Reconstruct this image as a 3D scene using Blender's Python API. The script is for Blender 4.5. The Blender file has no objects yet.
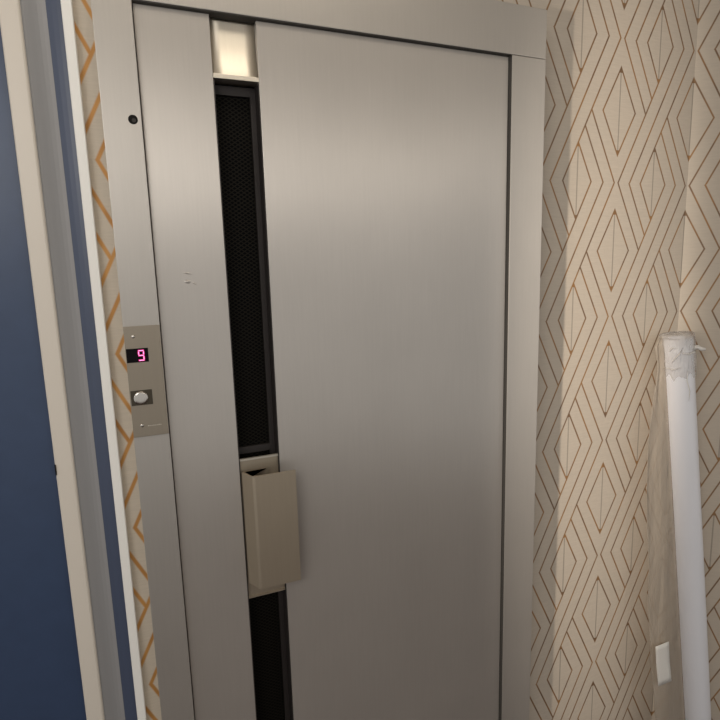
import bpy, bmesh, math, random
from mathutils import Vector, Matrix, noise
random.seed(4)
S = bpy.context.scene
C = S.collection
PI = math.pi

# ------------------------------------------------------------------ constants
WY = 0.08                      # papered wall plane
FY = -0.012                    # front of the steel frame
FLOOR, CEIL = -0.215, 2.45
OX, OZ, PX, PZ = 1.4031, 2.0627, 0.2901, 0.3854     # wallpaper repeat
CX, CORNER_A = 1.695, math.radians(40)              # right hand corner, splay angle

# ------------------------------------------------------------------ materials
def new_mat(name):
    m = bpy.data.materials.new(name); m.use_nodes = True
    nt = m.node_tree
    return m, nt, nt.nodes['Principled BSDF']

def lin(r, g, b):
    f = lambda c: ((c/255+0.055)/1.055)**2.4 if c > 10 else c/255/12.92
    return (f(r), f(g), f(b), 1)

def plain(name, col, rough=.5, metal=0, coat=0, bump=0, scale=60, stretch=(1, 1, 1), var=0.0):
    m, nt, b = new_mat(name)
    b.inputs['Base Color'].default_value = col
    b.inputs['Roughness'].default_value = rough
    b.inputs['Metallic'].default_value = metal
    b.inputs['Coat Weight'].default_value = coat
    if bump or var:
        tc = nt.nodes.new('ShaderNodeTexCoord'); mp = nt.nodes.new('ShaderNodeMapping')
        mp.inputs['Scale'].default_value = stretch
        nz = nt.nodes.new('ShaderNodeTexNoise'); nz.inputs['Scale'].default_value = scale
        nz.inputs['Detail'].default_value = 4
        nt.links.new(tc.outputs['Object'], mp.inputs['Vector']); nt.links.new(mp.outputs['Vector'], nz.inputs['Vector'])
        if bump:
            bp = nt.nodes.new('ShaderNodeBump'); bp.inputs['Strength'].default_value = bump
            bp.inputs['Distance'].default_value = .002
            nt.links.new(nz.outputs['Fac'], bp.inputs['Height']); nt.links.new(bp.outputs['Normal'], b.inputs['Normal'])
        if var:
            mx = nt.nodes.new('ShaderNodeMix'); mx.data_type = 'RGBA'
            mx.inputs[6].default_value = tuple(c*(1-var) for c in col[:3])+(1,)
            mx.inputs[7].default_value = tuple(min(1, c*(1+var)) for c in col[:3])+(1,)
            nt.links.new(nz.outputs['Fac'], mx.inputs[0]); nt.links.new(mx.outputs[2], b.inputs['Base Color'])
    return m

def brushed(name, col, rough, aniso, metal=1.0, var=.10, bump=.04):
    """steel with a vertical grain: the highlight spreads sideways"""
    m, nt, b = new_mat(name)
    b.inputs['Metallic'].default_value = metal
    b.inputs['Roughness'].default_value = rough
    b.inputs['Anisotropic'].default_value = aniso
    tg = nt.nodes.new('ShaderNodeTangent'); tg.direction_type = 'UV_MAP'; tg.uv_map = 'UVMap'
    nt.links.new(tg.outputs['Tangent'], b.inputs['Tangent'])
    tc = nt.nodes.new('ShaderNodeTexCoord'); mp = nt.nodes.new('ShaderNodeMapping')
    mp.inputs['Scale'].default_value = (260, 260, 9)
    nz = nt.nodes.new('ShaderNodeTexNoise'); nz.inputs['Scale'].default_value = 1; nz.inputs['Detail'].default_value = 3
    nt.links.new(tc.outputs['Object'], mp.inputs['Vector']); nt.links.new(mp.outputs['Vector'], nz.inputs['Vector'])
    nz2 = nt.nodes.new('ShaderNodeTexNoise'); nz2.inputs['Scale'].default_value = 5; nz2.inputs['Detail'].default_value = 3
    nt.links.new(tc.outputs['Object'], nz2.inputs['Vector'])
    add = nt.nodes.new('ShaderNodeMath'); add.operation = 'MULTIPLY_ADD'; add.inputs[1].default_value = .6
    nt.links.new(nz2.outputs['Fac'], add.inputs[0])
    hm = nt.nodes.new('ShaderNodeMath'); hm.operation = 'MULTIPLY'; hm.inputs[1].default_value = .4
    nt.links.new(nz.outputs['Fac'], hm.inputs[0]); nt.links.new(hm.outputs[0], add.inputs[2])
    mx = nt.nodes.new('ShaderNodeMix'); mx.data_type = 'RGBA'
    mx.inputs[6].default_value = tuple(c*(1-var) for c in col[:3])+(1,)
    mx.inputs[7].default_value = tuple(c*(1+var) for c in col[:3])+(1,)
    nt.links.new(add.outputs[0], mx.inputs[0]); nt.links.new(mx.outputs[2], b.inputs['Base Color'])
    bp = nt.nodes.new('ShaderNodeBump'); bp.inputs['Strength'].default_value = bump; bp.inputs['Distance'].default_value = .0006
    nt.links.new(nz.outputs['Fac'], bp.inputs['Height']); nt.links.new(bp.outputs['Normal'], b.inputs['Normal'])
    return m

def wallpaper(name, half, paper, brown, gold):
    m, nt, b = new_mat(name)
    N = nt.nodes; L = nt.links
    def val(x, sock):
        if isinstance(x, (int, float)): sock.default_value = x
        else: L.new(x, sock)
    def M(op, a, c=0.0, d=0.0, clamp=False):
        n = N.new('ShaderNodeMath'); n.operation = op; n.use_clamp = clamp
        val(a, n.inputs[0]); val(c, n.inputs[1])
        if op in ('MULTIPLY_ADD', 'COMPARE', 'SMOOTH_MIN'): val(d, n.inputs[2])
        return n.outputs[0]
    uv = N.new('ShaderNodeUVMap'); uv.uv_map = 'UVMap'
    sp = N.new('ShaderNodeSeparateXYZ'); L.new(uv.outputs['UV'], sp.inputs[0])
    u = M('FLOORED_MODULO', sp.outputs[0], 1.0); v = M('FLOORED_MODULO', sp.outputs[1], 1.0)
    K = .65
    kv = M('MULTIPLY', v, K)
    a = M('ADD', u, kv); bb = M('SUBTRACT', u, kv)
    ga = 1/math.sqrt((1/PX)**2+(K/PZ)**2)               # metres per unit of a
    def line(x, x0, hw, g=ga):                          # soft edged line mask
        d = M('MULTIPLY', M('ABSOLUTE', M('SUBTRACT', x, x0)), g)
        return M('SUBTRACT', 1.0, M('DIVIDE', M('SUBTRACT', d, hw*.6), hw*.8, clamp=True), clamp=True)
    masks = []
    for a0 in (.675, .828, .975): masks.append(line(a, a0, half))
    for b0, vm in ((.025, .5), (.172, .387), (.325, .269)):
        masks.append(M('MULTIPLY', line(bb, b0, half), M('LESS_THAN', v, vm)))
    for b0, vm in ((.325, .5), (.178, .613), (.025, .731)):
        masks.append(M('MULTIPLY', line(bb, b0, half), M('GREATER_THAN', v, vm)))
    um = M('MINIMUM', u, M('SUBTRACT', 1.0, u)); vh = M('ABSOLUTE', M('SUBTRACT', v, .5))
    dia = M('ADD', M('DIVIDE', um, .209), M('DIVIDE', vh, .304))
    gd = 1/math.sqrt((1/.215/PX)**2+(1/.30/PZ)**2)
    masks.append(line(dia, 1.0, half, gd))
    # filled tips of the diamonds
    tip1 = M('MULTIPLY', M('GREATER_THAN', vh, .268), M('LESS_THAN', dia, 1.0))
    masks.append(tip1)
    uc = M('ABSOLUTE', M('SUBTRACT', u, .5)); ve = M('MINIMUM', v, M('SUBTRACT', 1.0, v))
    dia2 = M('ADD', M('DIVIDE', uc, .175), M('DIVIDE', ve, .269))
    tip2 = M('MULTIPLY', M('GREATER_THAN', ve, .239), M('LESS_THAN', dia2, 1.0))
    masks.append(tip2)
    tot = masks[0]
    for k in masks[1:]: tot = M('MAXIMUM', tot, k)
    v1 = M('MULTIPLY', line(um, 0, half*.9, PX), M('LESS_THAN', vh, .30))
    v2 = M('MULTIPLY', line(uc, 0, half*.9, PX), M('LESS_THAN', ve, .269))
    vert = M('MULTIPLY', M('MAXIMUM', v1, v2), .75)
    # paper with a faint woven grain
    tc = N.new('ShaderNodeTexCoord'); mp = N.new('ShaderNodeMapping'); mp.inputs['Scale'].default_value = (30, 30, 420)
    nz = N.new('ShaderNodeTexNoise'); nz.inputs['Scale'].default_value = 1; nz.inputs['Detail'].default_value = 3
    L.new(tc.outputs['Object'], mp.inputs[0]); L.new(mp.outputs[0], nz.inputs['Vector'])
    pm = N.new('ShaderNodeMix'); pm.data_type = 'RGBA'
    pm.inputs[6].default_value = tuple(c*.90 for c in paper[:3])+(1,); pm.inputs[7].default_value = tuple(c*1.08 for c in paper[:3])+(1,)
    L.new(nz.outputs['Fac'], pm.inputs[0])
    n2 = N.new('ShaderNodeTexNoise'); n2.inputs['Scale'].default_value = 14; n2.inputs['Detail'].default_value = 2
    L.new(tc.outputs['Object'], n2.inputs['Vector'])
    gm = N.new('ShaderNodeMix'); gm.data_type = 'RGBA'; gm.inputs[6].default_value = brown; gm.inputs[7].default_value = gold
    L.new(M('MULTIPLY', M('SUBTRACT', n2.outputs['Fac'], .38), 4.0, clamp=True), gm.inputs[0])
    vm = N.new('ShaderNodeMix'); vm.data_type = 'RGBA'; vm.inputs[7].default_value = tuple(c*.50 for c in paper[:3])+(1,)
    L.new(vert, vm.inputs[0]); L.new(pm.outputs[2], vm.inputs[6])
    fm = N.new('ShaderNodeMix'); fm.data_type = 'RGBA'
    L.new(tot, fm.inputs[0]); L.new(vm.outputs[2], fm.inputs[6]); L.new(gm.outputs[2], fm.inputs[7])
    L.new(fm.outputs[2], b.inputs['Base Color'])
    L.new(M('MULTIPLY', tot, .25), b.inputs['Metallic'])
    b.inputs['Roughness'].default_value = .55
    bp = N.new('ShaderNodeBump'); bp.inputs['Strength'].default_value = .08; bp.inputs['Distance'].default_value = .001
    L.new(nz.outputs['Fac'], bp.inputs['Height']); L.new(bp.outputs['Normal'], b.inputs['Normal'])
    return m

M_paper = wallpaper('wallpaper', .0023, lin(196, 184, 168), lin(126, 100, 76), lin(160, 120, 76))
M_paper_left = wallpaper('wallpaper_left_strip', .0040, lin(206, 194, 176), lin(186, 132, 70), lin(204, 150, 84))
M_steel = brushed('brushed_steel', (.53, .492, .447), .42, .85, metal=.55, bump=.07)
M_steel_frame = brushed('frame_steel', (.48, .447, .405), .46, .7, metal=.55, bump=.07)
M_bronze = brushed('handle_steel', (.41, .345, .26), .42, .3, metal=.65, bump=.03)
M_plate = brushed('polished_plate', (.70, .64, .54), .46, .2, bump=.02)
M_panel = brushed('call_panel_steel', (.32, .275, .215), .42, .3, metal=.65, bump=.03)
M_chrome = plain('chrome', (.62, .58, .52, 1), .22, 1)
M_black = plain('matt_black', (.008, .007, .006, 1), .7)
M_black.node_tree.nodes['Principled BSDF'].inputs['Specular IOR Level'].default_value = .15
M_gap_shade = plain('gap_shade_grey', (.045, .041, .036, 1), .7)
M_channel = plain('dark_bronze_channel_and_shade', (.020, .015, .013, 1), .6)
M_disp = plain('black_display_glass', (.004, .003, .004, 1), .6)
M_disp.node_tree.nodes['Principled BSDF'].inputs['Specular IOR Level'].default_value = .1
M_recess = plain('dark_button_recess', (.07, .058, .040, 1), .4, .6)
M_white = plain('white_gloss_paint', lin(240, 237, 230), .38, bump=.04, scale=40)
M_cream = plain('cream_gloss_paint', lin(214, 205, 192), .38, bump=.04, scale=40)
M_grey = plain('moulding_shade_grey', lin(150, 149, 149), .42, bump=.04, scale=40)  # shade on the casing moulding, put in as flat grey
M_navy = plain('navy_paint', lin(54, 69, 96), .36, bump=.05, scale=30, var=.12)
M_groove_reflect = plain('groove_reflection_blue', lin(72, 81, 102), .4)  # reflection of the navy door, put in as flat blue
M_floor = plain('dark_red_carpet', lin(84, 66, 60), .95, bump=.6, scale=300, var=.3)
M_ceil = plain('ceiling_paint', lin(215, 208, 196), .9)
M_roll = plain('white_roll_vinyl', lin(238, 238, 242), .32, coat=.3)
M_rollend = plain('roll_end', lin(200, 198, 196), .6)
M_label = plain('label_paper', lin(232, 228, 220), .6)

def film(name, col, alpha, rough, sc):
    m, nt, b = new_mat(name)
    b.inputs['Base Color'].default_value = col; b.inputs['Alpha'].default_value = alpha
    b.inputs['Roughness'].default_value = rough
    tc = nt.nodes.new('ShaderNodeTexCoord'); nz = nt.nodes.new('ShaderNodeTexNoise')
    mp = nt.nodes.new('ShaderNodeMapping'); mp.inputs['Scale'].default_value = (1, 1, .25)
    nz.inputs['Scale'].default_value = sc; nz.inputs['Detail'].default_value = 3
    nt.links.new(tc.outputs['Object'], mp.inputs[0]); nt.links.new(mp.outputs[0], nz.inputs['Vector'])
    bp = nt.nodes.new('ShaderNodeBump'); bp.inputs['Strength'].default_value = .9; bp.inputs['Distance'].default_value = .02
    nt.links.new(nz.outputs['Fac'], bp.inputs['Height']); nt.links.new(bp.outputs['Normal'], b.inputs['Normal'])
    return m
M_film = film('dull_plastic_film', lin(190, 178, 162), .46, .4, 18)
M_wrap = film('crumpled_clear_plastic', lin(224, 220, 216), .36, .2, 60)
M_fold = plain('plastic_fold', lin(226, 222, 216), .2)

mg, nt, b = new_mat('mesh_glass')       # dark wired glass: fine diamond mesh behind a gloss coat
b.inputs['Roughness'].default_value = .45
uvn = nt.nodes.new('ShaderNodeUVMap'); uvn.uv_map = 'UVMap'
spx = nt.nodes.new('ShaderNodeSeparateXYZ'); nt.links.new(uvn.outputs[0], spx.inputs[0])
def mm(op, a, c):
    n = nt.nodes.new('ShaderNodeMath'); n.operation = op
    for i, x in enumerate((a, c)):
        if isinstance(x, (int, float)): n.inputs[i].default_value = x
        else: nt.links.new(x, n.inputs[i])
    return n.outputs[0]
su = mm('MULTIPLY', spx.outputs[0], 78.0); sv = mm('MULTIPLY', spx.outputs[1], 120.0)
w1 = mm('LESS_THAN', mm('FLOORED_MODULO', mm('ADD', su, sv), 1.0), .30)
w2 = mm('LESS_THAN', mm('FLOORED_MODULO', mm('SUBTRACT', su, sv), 1.0), .30)
w = mm('MAXIMUM', w1, w2)
mx = nt.nodes.new('ShaderNodeMix'); mx.data_type = 'RGBA'
mx.inputs[6].default_value = (.0008, .0008, .0008, 1); mx.inputs[7].default_value = (.012, .0105, .008, 1)
nt.links.new(w, mx.inputs[0]); nt.links.new(mx.outputs[2], b.inputs['Base Color'])
b.inputs['Specular IOR Level'].default_value = .04
M_mesh = mg

def glow(name, col, s):
    m, nt, b = new_mat(name)
    b.inputs['Base Color'].default_value = (.02, .0, .01, 1)
    b.inputs['Emission Color'].default_value = col; b.inputs['Emission Strength'].default_value = s
    return m
M_led = glow('magenta_led', (1.0, .03, .28, 1), .9)
M_core = glow('pink_led_core', (1.0, .42, .78, 1), 1.5)

# ------------------------------------------------------------------ mesh helpers
def box_uv(bm):
    uvl = (bm.loops.layers.uv.get('UVMap') or bm.loops.layers.uv.new('UVMap'))
    for f in bm.faces:
        n = f.normal
        for l in f.loops:
            c = l.vert.co
            if abs(n.z) > .8: l[uvl].uv = (c.x, c.y)
            elif abs(n.x) > .8: l[uvl].uv = (c.y, c.z)
            else: l[uvl].uv = (c.x, c.z)

def obj(name, bm, mat, parent=None, uv=True, smooth=False, origin=None):
    bmesh.ops.recalc_face_normals(bm, faces=bm.faces)
    bm.normal_update()
    if uv: box_uv(bm)
    if smooth:
        for f in bm.faces: f.smooth = True
    me = bpy.data.meshes.new(name); bm.to_mesh(me); bm.free()
    o = bpy.data.objects.new(name, me); C.objects.link(o)
    for mt in (mat if isinstance(mat, (list, tuple)) else [mat]): me.materials.append(mt)
    if parent:
        o.parent = parent
        base = Vector((0, 0, 0)); q = parent
        while q: base += q.location; q = q.parent
        me.transform(Matrix.Translation(-base))
    return o

def bx(bm, x0, x1, y0, y1, z0, z1, bev=0):
    vs = [bm.verts.new((x, y, z)) for z in (z0, z1) for y in (y0, y1) for x in (x0, x1)]
    fs = [bm.faces.new([vs[i] for i in f]) for f in ((0, 2, 3, 1), (4, 5, 7, 6), (0, 1, 5, 4), (2, 6, 7, 3), (0, 4, 6, 2), (1, 3, 7, 5))]
    if bev:
        es = set(e for f in fs for e in f.edges)
        bmesh.ops.bevel(bm, geom=list(es), offset=bev, segments=2, profile=.6, affect='EDGES')
    return bm

def box(x0, x1, y0, y1, z0, z1, bev=0):
    return bx(bmesh.new(), x0, x1, y0, y1, z0, z1, bev)

def prism_z(pts, z0, z1, bm=None):
    """closed outline in plan (x,y), extruded upwards"""
    bm = bm or bmesh.new()
    lo = [bm.verts.new((x, y, z0)) for x, y in pts]; hi = [bm.verts.new((x, y, z1)) for x, y in pts]
    n = len(pts)
    for i in range(n):
        j = (i+1) % n; bm.faces.new((lo[i], lo[j], hi[j], hi[i]))
    bm.faces.new(lo[::-1]); bm.faces.new(hi)
    return bm

def disc_y(bm, cx, cz, r, y0, y1, prof, seg=28):
    """lathe about the Y axis: prof = [(radius factor, depth factor)] ending in a cap"""
    rings = []
    for rf, yf in prof:
        y = y0+(y1-y0)*yf
        rings.append([bm.verts.new((cx+r*rf*math.cos(2*PI*i/seg), y, cz+r*rf*math.sin(2*PI*i/seg))) for i in range(seg)])
    for A, B in zip(rings, rings[1:]):
        for i in range(seg):
            bm.faces.new((A[i], A[(i+1) % seg], B[(i+1) % seg], B[i]))
    bm.faces.new(rings[0][::-1]); bm.faces.new(rings[-1])
    return bm

def empty(name, loc, label=None, cat=None, group=None):
    o = bpy.data.objects.new(name, None); C.objects.link(o); o.location = loc; o.empty_display_size = .05
    if label: o['label'] = label; o['category'] = cat
    if group: o['group'] = group
    return o

def structure(o, label=None, cat=None):
    o['kind'] = 'structure'
    if label: o['label'] = label; o['category'] = cat
    return o

# ------------------------------------------------------------------ the setting
def papered(name, quads, mats, thick):
    """quads: (p0, p1, z0, z1, u0, mat index) along the wall; thickness goes backwards"""
    bm = bmesh.new(); uvl = (bm.loops.layers.uv.get('UVMap') or bm.loops.layers.uv.new('UVMap'))
    for p0, p1, z0, z1, u0, mi in quads:
        d = Vector((p1[0]-p0[0], p1[1]-p0[1], 0)); ln = d.length; n = Vector((-d.y, d.x, 0)).normalized()*thick
        P = [Vector((p0[0], p0[1], z0)), Vector((p1[0], p1[1], z0)), Vector((p1[0], p1[1], z1)), Vector((p0[0], p0[1], z1))]
        if u0 is None:
            U = [(.0923+(q-.0923)/LK-OX)/PX for q in (p0[0], p1[0], p1[0], p0[0])]
            V = [(OZ-(1.4493+(q.z-1.4493)/LK))/PZ for q in P]
        else:
            U = [u0, u0+ln/PX, u0+ln/PX, u0]; V = [(OZ-q.z)/PZ for q in P]
        front = [bm.verts.new(q) for q in P]; back = [bm.verts.new(q+n) for q in P]
        faces = [front] + [[back[i] for i in (1, 0, 3, 2)]] + [[front[i], back[i], back[(i+1) % 4], front[(i+1) % 4]] for i in range(4)]
        for f in faces:
            F = bm.faces.new(f); F.material_index = mi
            for l in F.loops:
                co = l.vert.co
                k = min(range(4), key=lambda i: min((front[i].co-co).length, (back[i].co-co).length))
                l[uvl].uv = (U[k], V[k])
    return obj(name, bm, mats, uv=False)

U_of = lambda x: (x-OX)/PX
LY = .022                                            # wall face on the left of the lift
LK = (1.15+LY)/(1.15+WY)                             # the pattern there, matched at that distance
def lx(x): return .0923+(x-.0923)*LK
wl = papered('wall_left', [((-.95, LY), (.0640, LY), FLOOR, CEIL, None, 0)], [M_paper_left], .12)
structure(wl, 'narrow strip of beige wallpaper with bold gold lines, left of the lift frame', 'wall')
wall = papered('wall_back', [((.0646, WY), (CX, WY), FLOOR, CEIL, U_of(.0646), 0)], [M_paper], .12)
structure(wall, 'beige wallpaper with gold diamond lines right of the steel lift door', 'wall')
ex, ey = CX+1.1*math.cos(CORNER_A), WY-1.1*math.sin(CORNER_A)
wr = papered('wall_right', [((CX, WY), (ex, ey), FLOOR, CEIL, U_of(CX), 0)], [M_paper], .12)
structure(wr, 'angled beige wallpapered wall at the right edge, behind the white roll', 'wall')

fl = obj('floor', box(-1.6, 3.2, -3.6, WY+.12, FLOOR-.08, FLOOR), M_floor); structure(fl, 'dark red carpeted floor', 'floor')
ce = obj('ceiling', box(-1.6, 3.2, -3.6, WY+.12, CEIL, CEIL+.08), M_ceil); structure(ce, 'off white ceiling', 'ceiling')

# navy door and its moulded casing, left of the lift
d1 = empty('door_1', (-.50, LY-.01, FLOOR)); structure(d1, 'navy blue door at the left edge of the picture', 'door')
obj('door_leaf', box(-.90, lx(-.0865), LY-.023, LY-.002, FLOOR+.005, 2.05, .001), M_navy, d1)

tr = empty('trim_1', (-.03, LY, FLOOR)); structure(tr, 'pale moulded door casing between the navy door and the lift', 'trim')
T0, T1 = FLOOR+.0005, CEIL-.002
def mould(name, pts, mat, label):                    # pts: sideways position and projection from the wall
    o = obj(name, prism_z([(lx(x), LY-d) for x, d in pts], T0, T1), mat, tr); o['label'] = label
mould('stop_bead', [(-.0852, .001), (-.0852, .034), (-.0832, .036), (-.0555, .036), (-.0528, .0345), (-.0512, .032), (-.0512, .001)], M_cream, 'cream flat bead along the navy door')
mould('sloped_moulding', [(-.0512, .001), (-.0512, .0285), (-.047, .0265), (-.041, .0225), (-.034, .0175), (-.027, .0130), (-.020, .0100), (-.0130, .0085), (-.0130, .001)], M_grey, 'sloping moulding with its shade painted grey')
mould('groove', [(-.0130, .001), (-.0130, .0080), (-.004, .0074), (.005, .0076), (.0128, .0086), (.0128, .001)], M_groove_reflect, 'groove with the navy reflection painted in')
mould('outer_bead', [(.0128, .001), (.0128, .019), (.0145, .0205), (.0295, .0205), (.0310, .019), (.0310, .001)], M_white, 'white raised outer bead')
obj('strike_plate', box(lx(-.0858), lx(-.0835), LY-.038, LY-.030, 1.082, 1.102), M_black, tr)['label'] = 'small dark latch plate'

# ------------------------------------------------------------------ lift door frame
FL0, FL1, FR0, FR1, HB, HT = .0648, .1315, .9628, 1.0611, 1.9405, 2.0500
fr = empty('lift_door_frame', (.56, .03, FLOOR),
           'brushed steel frame around the lift door, with side jambs and a header', 'door frame')
lj = obj('jamb', box(FL0, FL1, FY, WY-.001, FLOOR+.001, HT, .0012), M_steel_frame, fr)
obj('jamb', box(FR0, FR1, FY, WY-.001, FLOOR+.001, HB-.0012, .0012), M_steel_frame, fr)
obj('header', box(FL1+.0004, FR1, FY, WY-.001, HB, HT, .0012), M_steel_frame, fr)
bm = bmesh.new()
bx(bm, FL1+.0004, FR0-.0004, .050, .056, FLOOR+.002, HB-.001)  # black sheet added so the gap around the leaf looks shaded
obj('gap_shade_sheet', bm, M_black, fr)['label'] = 'black sheet shading the gap behind the door leaf'
bm = bmesh.new()  # dark strips standing in for shade on the steel gap faces
bx(bm, FR0-.0016, FR0-.0002, FY+.002, .049, FLOOR+.003, HB-.002)
bx(bm, FL1+.002, FR0-.002, FY+.0015, .049, HB-.0017, HB-.0002)
obj('gap_shade', bm, M_gap_shade, fr)['label'] = 'dark strips painting shade into the door gap'
bm = bmesh.new()
disc_y(bm, .1165, 1.7345, .0085, FY+.001, FY-.0006, [(1.0, 0), (1.0, .6), (.85, 1.0)])
kr = obj('key_hole', bm, M_black, fr, smooth=False); kr['label'] = 'small round dark release key hole'
bm = bmesh.new()
disc_y(bm, .1180, 1.7330, .0036, FY, FY-.0011, [(1, 0), (1, .8), (.7, 1)], 18)
obj('key_barrel', bm, M_channel, kr)

# ------------------------------------------------------------------ lift door leaf
ld = empty('lift_door', (.55, .02, FLOOR),
           'wide brushed steel hinged lift door with a narrow dark vision slit', 'lift door')
LB, LT = FLOOR+.012, 1.9385
SL, SR = .2683, .3580
left = obj('panel', box(.1336, SL, 0, .046, LB, LT, .0012), M_steel, ld)
right = obj('panel', box(SR, .9603, 0, .046, LB, LT, .0012), M_steel, ld)
# shallow dent in the left panel
bm = bmesh.new()
def lens(bm, cx, cz, rx, rz, h, ang=0):
    R = 6; seg = 20; prev = None
    for k in range(R+1):
        t = k/R; ring = []
        for i in range(seg):
            a = 2*PI*i/seg; x = rx*(1-t)*math.cos(a); z = rz*(1-t)*math.sin(a)
            xx = x*math.cos(ang)-z*math.sin(ang); zz = x*math.sin(ang)+z*math.cos(ang)
            ring.append(bm.verts.new((cx+xx, .0002-h*math.sin(t*PI/2)**2, cz+zz)))
        if prev:
            for i in range(seg): bm.faces.new((prev[i], prev[(i+1) % seg], ring[(i+1) % seg], ring[i]))
        prev = ring
lens(bm, .1915, 1.4365, .0085, .0050, .0018)
lens(bm, .2045, 1.4325, .0080, .0030, .0010, -.5)
lens(bm, .1925, 1.4530, .0150, .0026, .0010, -.12)
obj('dent', bm, M_steel, left, smooth=True)['label'] = 'small dent in the steel'

slit = obj('vision_panel', box(SL+.001, SR-.001, .0405, .0455, LB+.06, 1.8235), M_mesh, ld)
slit['label'] = 'dark wired mesh glass in the slit'
bm = bmesh.new()
bx(bm, SR-.0022, SR-.0002, .0015, .040, LB+.06, 1.8225)  # dark lining also stands in for shade on the slit reveal
bx(bm, SR-.0130, SR-.0024, .0330, .040, LB+.06, 1.8225)
bx(bm, SL+.0002, SL+.0022, .0015, .040, LB+.06, 1.8225)
bx(bm, SL+.0024, SR-.0132, .0330, .040, 1.8050, 1.8225)
bx(bm, SL+.0024, SR-.0132, .0330, .040, 1.0525, 1.0680)
obj('glazing_channel', bm, M_channel, slit)['label'] = 'dark brown channel around the glass, with the slit shade in its colour'

# dished plate at the head of the slit
bm = bmesh.new()
NZ, NXp = 26, 4
zt, zb = LT, 1.8262
def plate_y(t):                      # t: 0 top .. 1 bottom
    return .016-.0150*max(0, (t-.10)/.90)**2.5
fr_v = []
for i in range(NZ+1):
    t = i/NZ; z = zt+(zb-zt)*t
    fr_v.append([bm.verts.new((SL+.0004+(SR-SL-.0008)*j/NXp, plate_y(t), z)) for j in range(NXp+1)])
for i in range(NZ):
    for j in range(NXp): bm.faces.new((fr_v[i][j], fr_v[i][j+1], fr_v[i+1][j+1], fr_v[i+1][j]))
bk = [bm.verts.new((x, .040, z)) for x, z in ((SL+.0004, zt), (SR-.0004, zt), (SR-.0004, zb), (SL+.0004, zb))]
bm.faces.new(bk)
bm.faces.new(list(fr_v[0])+[bk[1], bk[0]]); bm.faces.new(list(fr_v[-1])+[bk[2], bk[3]])
bm.faces.new([r[0] for r in fr_v]+[bk[3], bk[0]]); bm.faces.new([r[-1] for r in fr_v]+[bk[2], bk[1]])
tp = obj('slit_cap_plate', bm, M_plate, ld)
for f in tp.data.polygons: f.use_smooth = len(f.vertices) == 4
tp['label'] = 'bright dished metal plate closing the top of the slit'
obj('lip', box(SL+.0006, SR-.0006, -.0012, .004, 1.8250, 1.8335, .0006), M_plate, tp)
obj('slit_foot_plate', box(SL+.0006, SR-.0006, .010, .040, LB, LB+.0595, .0006), M_bronze, ld)

# pull handle
BT, BB = 1.0500, .7190
hd = obj('pull_handle', box(SL+.0008, SR-.0008, .008, .0105, BB, BT, .0005), M_bronze, ld)
hd['label'] = 'folded metal pull handle on its back plate'
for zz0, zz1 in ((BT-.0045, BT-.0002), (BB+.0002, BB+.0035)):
    obj('plate_edge', box(SL+.0012, SR-.0012, .0050, .0078, zz0, zz1), M_plate if zz0 > 1 else M_bronze, hd)  # brighter metal on the top strip paints in an edge highlight
pts_out = [(.330, -.0016), (.2718, -.0016), (.2885, -.0368), (.2935, -.0400), (.3830, -.0400)]
th = .0028
pts_in = [(.3830, -.0400+th), (.2945, -.0400+th), (.2910, -.0368+.002), (.2758, -.0016+th), (.330, -.0016+th)]
gz0, gz1 = .7620, 1.0232
bm = prism_z(pts_out+pts_in, gz0, gz1)
bmesh.ops.bevel(bm, geom=[e for e in bm.edges], offset=.0008, segments=2, affect='EDGES')
gp = obj('grip', bm, M_bronze, hd)
for zz in (.80, .985):
    obj('fixing_block', box(.300, .318, .0012, .0082, zz-.012, zz+.012), M_bronze, gp)

# ------------------------------------------------------------------ call panel
Y0 = FY-.0003; YP = FY-.0028
cp = empty('call_panel', (.098, FY, 1.245),
           'slim metal lift call panel on the left jamb, showing a pink 9', 'call panel')
obj('face_plate', box(.0650, .1308, YP, Y0, 1.1345, 1.3550, .0006), M_panel, cp)
ds = obj('display', box(.0660, .1058, YP-.0008, YP+.0004, 1.2845, 1.3118, .0003), M_disp, cp)
ds['label'] = 'black floor display window'
def seg_bm(x0, x1, z0, z1): return box(x0, x1, YP-.0014, YP-.0007, z0, z1)
dx0, dx1, dz0, dz1, t = .0870, .0986, 1.2868, 1.3088, .0031
zm = (dz0+dz1)/2
bm = bmesh.new()
def sg(x0, x1, z0, z1): bx(bm, x0, x1, YP-.0014, YP-.0007, z0, z1)
g = .0003
sg(dx0+g, dx1-g, dz1-t, dz1); sg(dx0+g, dx1-g, zm-t/2, zm+t/2); sg(dx0+g, dx1-g, dz0, dz0+t)
sg(dx0-.0002, dx0+t-.0002, zm+t/2+g, dz1-t-g)
sg(dx1-t+.0002, dx1+.0002, zm+t/2+g, dz1-t-g); sg(dx1-t+.0002, dx1+.0002, dz0+t+g, zm-t/2-g)
obj('digit', bm, M_led, ds)['label'] = 'glowing pink figure 9'
bm = bmesh.new(); q = .0010; YP -= .0004
sg(dx0+g+q, dx1-g-q, dz1-t+q, dz1-q); sg(dx0+g+q, dx1-g-q, zm-t/2+q, zm+t/2-q); sg(dx0+g+q, dx1-g-q, dz0+q, dz0+t-q)
sg(dx0-.0002+q, dx0+t-.0002-q, zm+t/2+g, dz1-t-g)
sg(dx1-t+.0002+q, dx1+.0002-q, zm+t/2+g, dz1-t-g); sg(dx1-t+.0002+q, dx1+.0002-q, dz0+t+g, zm-t/2-g)
YP += .0004
obj('digit_core', bm, M_core, ds)['label'] = 'bright core of the glowing figure'
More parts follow.
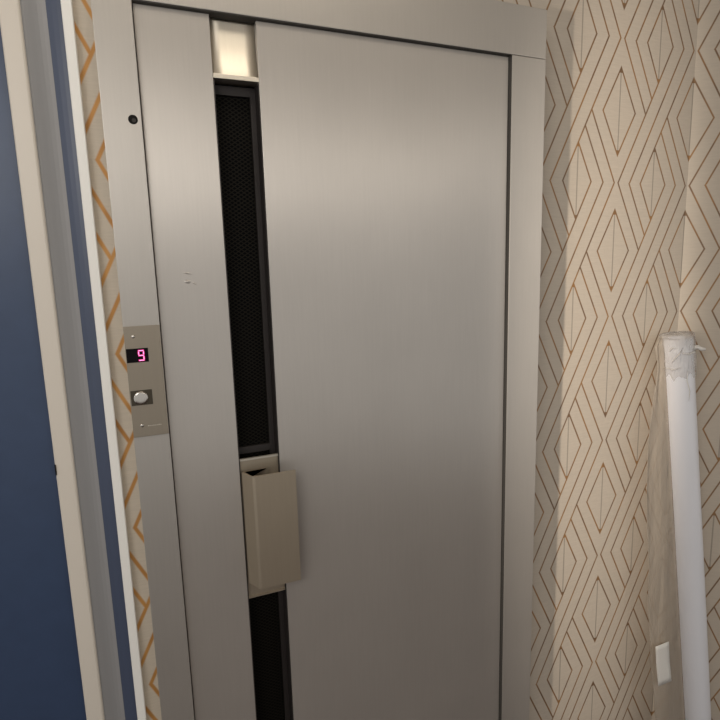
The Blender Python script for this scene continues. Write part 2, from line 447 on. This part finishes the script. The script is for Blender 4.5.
# button in its square recess
bt = obj('button_surround', box(.0668, .1062, YP-.0007, YP+.0004, 1.1990, 1.2290, .0003), M_recess, cp)
bt['label'] = 'dark square button surround'
bm = bmesh.new()
disc_y(bm, .0848, 1.2138, .0135, YP-.0003, YP-.0050, [(1, 0), (1, .55), (.93, .85), (.75, .95), (.4, 1), (.1, 1)])
cb = obj('call_button', bm, M_chrome, bt, smooth=True); cb['label'] = 'round chrome call button'
for (sx, sz) in ((.0812, 1.3354), (.0820, 1.1577)):
    bm = bmesh.new(); disc_y(bm, sx, sz, .0036, YP, YP-.0016, [(1, 0), (.9, .6), (.5, 1), (.1, 1.0)], 18)
    obj('screw', bm, M_chrome, cp, smooth=True)
bm = bmesh.new(); x = .0930
for k, wd in enumerate((.0022, .0018, .0024, .0016, .0026, .0020, .0022, .0018)):
    bx(bm, x, x+wd, YP-.0004, YP+.0002, 1.1548, 1.1562+(.0006 if k % 3 == 0 else 0)); x += wd+.0012
obj('engraving', bm, M_plate, cp)['label'] = 'tiny faint engraved line of marks'

# ------------------------------------------------------------------ wrapped roll in the corner
A = Vector((1.7600, -.0535, FLOOR+.0005)); B = Vector((1.6130, .0180, 1.2250))
rl = empty('wrapped_roll', A, 'tall white roll wrapped in plastic, leaning in the papered corner', 'roll')
ax = (B-A).normalized(); LEN = (B-A).length
e1 = Vector((1, 0, 0)); e1 = (e1-ax*e1.dot(ax)).normalized(); e2 = ax.cross(e1)      # e1: right, e2: into the wall
RAD = .0425
def tube_pt(t, a, r): return A+ax*(t*LEN)+e1*(r*math.cos(a))+e2*(r*math.sin(a))
def tube(bm, t0, t1, r, nt_=30, seg=40, rin=None, f=None):
    rings = []
    for k in range(nt_+1):
        t = t0+(t1-t0)*k/nt_
        ring = []
        for i in range(seg):
            a = 2*PI*i/seg; rr = r if not f else f(t, a, r)
            p = tube_pt(t, a, rr)
            if p.z < FLOOR+.0005: p.z = FLOOR+.0005
            ring.append(bm.verts.new(p))
        rings.append(ring)
    for P, Q in zip(rings, rings[1:]):
        for i in range(seg): bm.faces.new((P[i], P[(i+1) % seg], Q[(i+1) % seg], Q[i]))
    return rings
bm = bmesh.new()
rg = tube(bm, 0, .995, RAD, f=lambda t, a, r: r*(1+.006*math.sin(2*a+9*t)))
bm.faces.new(rg[0][::-1])
inner = [bm.verts.new(tube_pt(.995, 2*PI*i/40, RAD*.55)) for i in range(40)]
deep = [bm.verts.new(tube_pt(.93, 2*PI*i/40, RAD*.55)) for i in range(40)]
for i in range(40):
    j = (i+1) % 40
    bm.faces.new((rg[-1][i], rg[-1][j], inner[j], inner[i])); bm.faces.new((inner[i], inner[j], deep[j], deep[i]))
bm.faces.new(deep)
obj('roll_body', bm, M_roll, rl, smooth=True)

# crumpled clear plastic over the top end
bm = bmesh.new()
def crumple(t, a, r):
    k = .25+.75*max(0, (t-.915)/.09)
    n = noise.noise(Vector((math.cos(a)*3.2, math.sin(a)*3.2, t*46)))
    n2 = noise.noise(Vector((math.cos(a)*7+5, math.sin(a)*7, t*90)))
    return r+.0012+k*(.0026+.0055*n+.0030*n2)
rg = tube(bm, .915, 1.004, RAD+.0015, 26, 56, f=crumple)
for k in range(9):                                   # ragged lower edge
    for i, v in enumerate(rg[k]):
        v.co += ax*(LEN*(9-k)/9*(.022*noise.noise(Vector((math.cos(2*PI*i/56)*2.5, math.sin(2*PI*i/56)*2.5, 8)))))
cap = [bm.verts.new(tube_pt(1.006+.004*noise.noise(Vector((i*.7, 3, 1))), 2*PI*i/56, RAD*.55)) for i in range(56)]
mid = bm.verts.new(tube_pt(1.008, 0, 0))
for i in range(56):
    j = (i+1) % 56
    bm.faces.new((rg[-1][i], rg[-1][j], cap[j], cap[i])); bm.faces.new((cap[i], cap[j], mid))
wp = obj('plastic_wrap', bm, M_wrap, rl, smooth=True); wp['label'] = 'crumpled clear plastic over the top end'
# twisted ear and bright folds
def strand(bm, pts, rads, seg=8):
    prev = None
    for k, (p, r) in enumerate(zip(pts, rads)):
        p = Vector(p); q = Vector(pts[min(k+1, len(pts)-1)])-Vector(pts[max(k-1, 0)]); q.normalize()
        s = q.cross(Vector((0, 0, 1)) if abs(q.z) < .9 else Vector((1, 0, 0))).normalized(); w_ = q.cross(s)
        ring = [bm.verts.new(p+s*(r*math.cos(2*PI*i/seg))+w_*(r*.7*math.sin(2*PI*i/seg))) for i in range(seg)]
        if prev:
            for i in range(seg): bm.faces.new((prev[i], prev[(i+1) % seg], ring[(i+1) % seg], ring[i]))
        else: bm.faces.new(ring[::-1])
        prev = ring
    bm.faces.new(prev)
bm = bmesh.new()
aR = -1.0
eD = e1*.58-e2*.82                                   # sideways, away from the film
base = tube_pt(.972, aR, RAD)
strand(bm, [base, base+eD*.010+ax*.003, base+eD*.020-ax*.004, base+eD*.030-ax*.005], [.014, .009, .0095, .005])
obj('tied_ear', bm, M_fold, wp, smooth=True)
bm = bmesh.new()
def fold(pts, r):                     # pts: (t, angle) on the surface, camera facing side is about -2
    strand(bm, [tube_pt(t, a-.95, RAD+.0055) for t, a in pts], [r*.4]+[r]*(len(pts)-2)+[r*.3], 6)
fold([(.948, -1.9), (.957, -1.7), (.966, -1.45), (.978, -1.25)], .0028)
fold([(.931, -2.55), (.936, -2.2), (.933, -1.8), (.938, -1.4)], .0022)
fold([(.968, -1.3), (.964, -.9), (.966, -.5), (.965, -.2)], .0034)
fold([(.972, -2.0), (.980, -1.8), (.978, -1.6)], .0026)
fold([(.93, -1.0), (.91, -1.1), (.885, -.95), (.865, -1.05)], .0016)
obj('crease', bm, M_fold, wp, smooth=True)

# loose film hanging down the left side of the roll
bm = bmesh.new()
prof = [(1.0, .010), (.985, .030), (.94, .024), (.88, .050), (.78, .088), (.68, .104), (.55, .112), (.42, .120), (.28, .122), (.14, .120), (.01, .112)]
def flap_w(t):
    for (ta, wa), (tb, wb) in zip(prof, prof[1:]):
        if tb <= t <= ta: return wb+(wa-wb)*(t-tb)/(ta-tb)
    return prof[-1][1]
NT, NW = 60, 14
rows = []
for i in range(NT+1):
    t = .012+(1-.012)*i/NT; wdt = flap_w(t); row = []
    for j in range(NW+1):
        s = j/NW
        off = .006*math.sin(s*7+t*5)*s+.006*noise.noise(Vector((s*3, t*9, 2)))*s
        p = A+ax*(t*LEN)-e1*(RAD*.93+s*wdt)+e2*(RAD*.28+.012*s+off)
        p.y = min(p.y, WY-.006)
        row.append(bm.verts.new(p))
    rows.append(row)
for i in range(NT):
    for j in range(NW): bm.faces.new((rows[i][j], rows[i][j+1], rows[i+1][j+1], rows[i+1][j]))
fm_ = obj('plastic_film', bm, M_film, rl, smooth=True); fm_['label'] = 'loose see-through film hanging beside the roll'
sol = fm_.modifiers.new('thickness', 'SOLIDIFY'); sol.thickness = .0006
# white label on the film
bm = bmesh.new(); rows = []
for i in range(9):
    t = .209+.100*(1-i/8); row = []
    for j in range(5):
        s = .064+.054*j/4
        p = A+ax*(t*LEN)-e1*(RAD*.93+s)+e2*(RAD*.28+.10*s-.013+.0015*math.sin(i*.5))
        row.append(bm.verts.new(p))
    rows.append(row)
for i in range(8):
    for j in range(4): bm.faces.new((rows[i][j], rows[i][j+1], rows[i+1][j+1], rows[i+1][j]))
lb = obj('label', bm, M_label, rl, smooth=True); lb['label'] = 'small blank white paper label'
sol = lb.modifiers.new('thickness', 'SOLIDIFY'); sol.thickness = .0008

# ------------------------------------------------------------------ light
def area(name, loc, target, size, size_y, power, col):
    l = bpy.data.lights.new(name, 'AREA'); l.shape = 'RECTANGLE'; l.size = size; l.size_y = size_y
    l.energy = power; l.color = col
    o = bpy.data.objects.new(name, l); C.objects.link(o); o.location = loc
    o.rotation_euler = (Vector(target)-Vector(loc)).to_track_quat('-Z', 'Y').to_euler()
    return o
def spot(name, loc, target, power, angle, blend, rad, col):
    l = bpy.data.lights.new(name, 'SPOT'); l.energy = power; l.spot_size = math.radians(angle); l.spot_blend = blend
    l.shadow_soft_size = rad; l.color = col
    o = bpy.data.objects.new(name, l); C.objects.link(o); o.location = loc
    o.rotation_euler = (Vector(target)-Vector(loc)).to_track_quat('-Z', 'Y').to_euler()
    return o
sl = spot('wall_spot_lamp', (-.57, -.90, 1.50), (1.40, .08, 1.10), 175, 86, 1.0, .025, (1.0, .89, .77))
sl.scale = (.10, 1, 1)
area('corridor_lamp', (1.7, -3.3, 2.25), (.6, 0, 1.5), 1.6, .25, 5, (1.0, .93, .84))
area('left_fill', (-.9, -1.9, 2.15), (-.05, .0, 1.3), 1.0, .8, 14, (1.0, .96, .91))  # unseen soft fill, added to brighten the left side
area('ceiling_lamp', (.42, -.58, 2.43), (.42, -.57, 0), .42, .30, 2.4, (1.0, .91, .78))

W = bpy.data.worlds.new('World'); S.world = W; W.use_nodes = True
W.node_tree.nodes['Background'].inputs[0].default_value = (.98, .97, .96, 1)
W.node_tree.nodes['Background'].inputs[1].default_value = .46

# ------------------------------------------------------------------ camera
cam = bpy.data.cameras.new('Camera'); co = bpy.data.objects.new('Camera', cam); C.objects.link(co)
cam.sensor_fit = 'HORIZONTAL'; cam.sensor_width = 36; cam.lens = 545.4762/720*36
cam.clip_start = .01
yaw, pitch, roll = .38486, .16305, -.028546
cy, sy, cpi, spi = math.cos(yaw), math.sin(yaw), math.cos(pitch), math.sin(pitch)
fwd = Vector((sy*cpi, cy*cpi, -spi)); rt = Vector((cy, -sy, 0)); up = rt.cross(fwd)
r2 = rt*math.cos(roll)+up*math.sin(roll); u2 = -rt*math.sin(roll)+up*math.cos(roll)
co.matrix_world = Matrix(((r2.x, u2.x, -fwd.x, .0923), (r2.y, u2.y, -fwd.y, -1.15), (r2.z, u2.z, -fwd.z, 1.4493), (0, 0, 0, 1)))
S.camera = co

S.view_settings.view_transform = 'Standard'; S.view_settings.look = 'None'
S.view_settings.exposure = 0.22; S.view_settings.gamma = 1.0; S.view_settings.use_curve_mapping = False
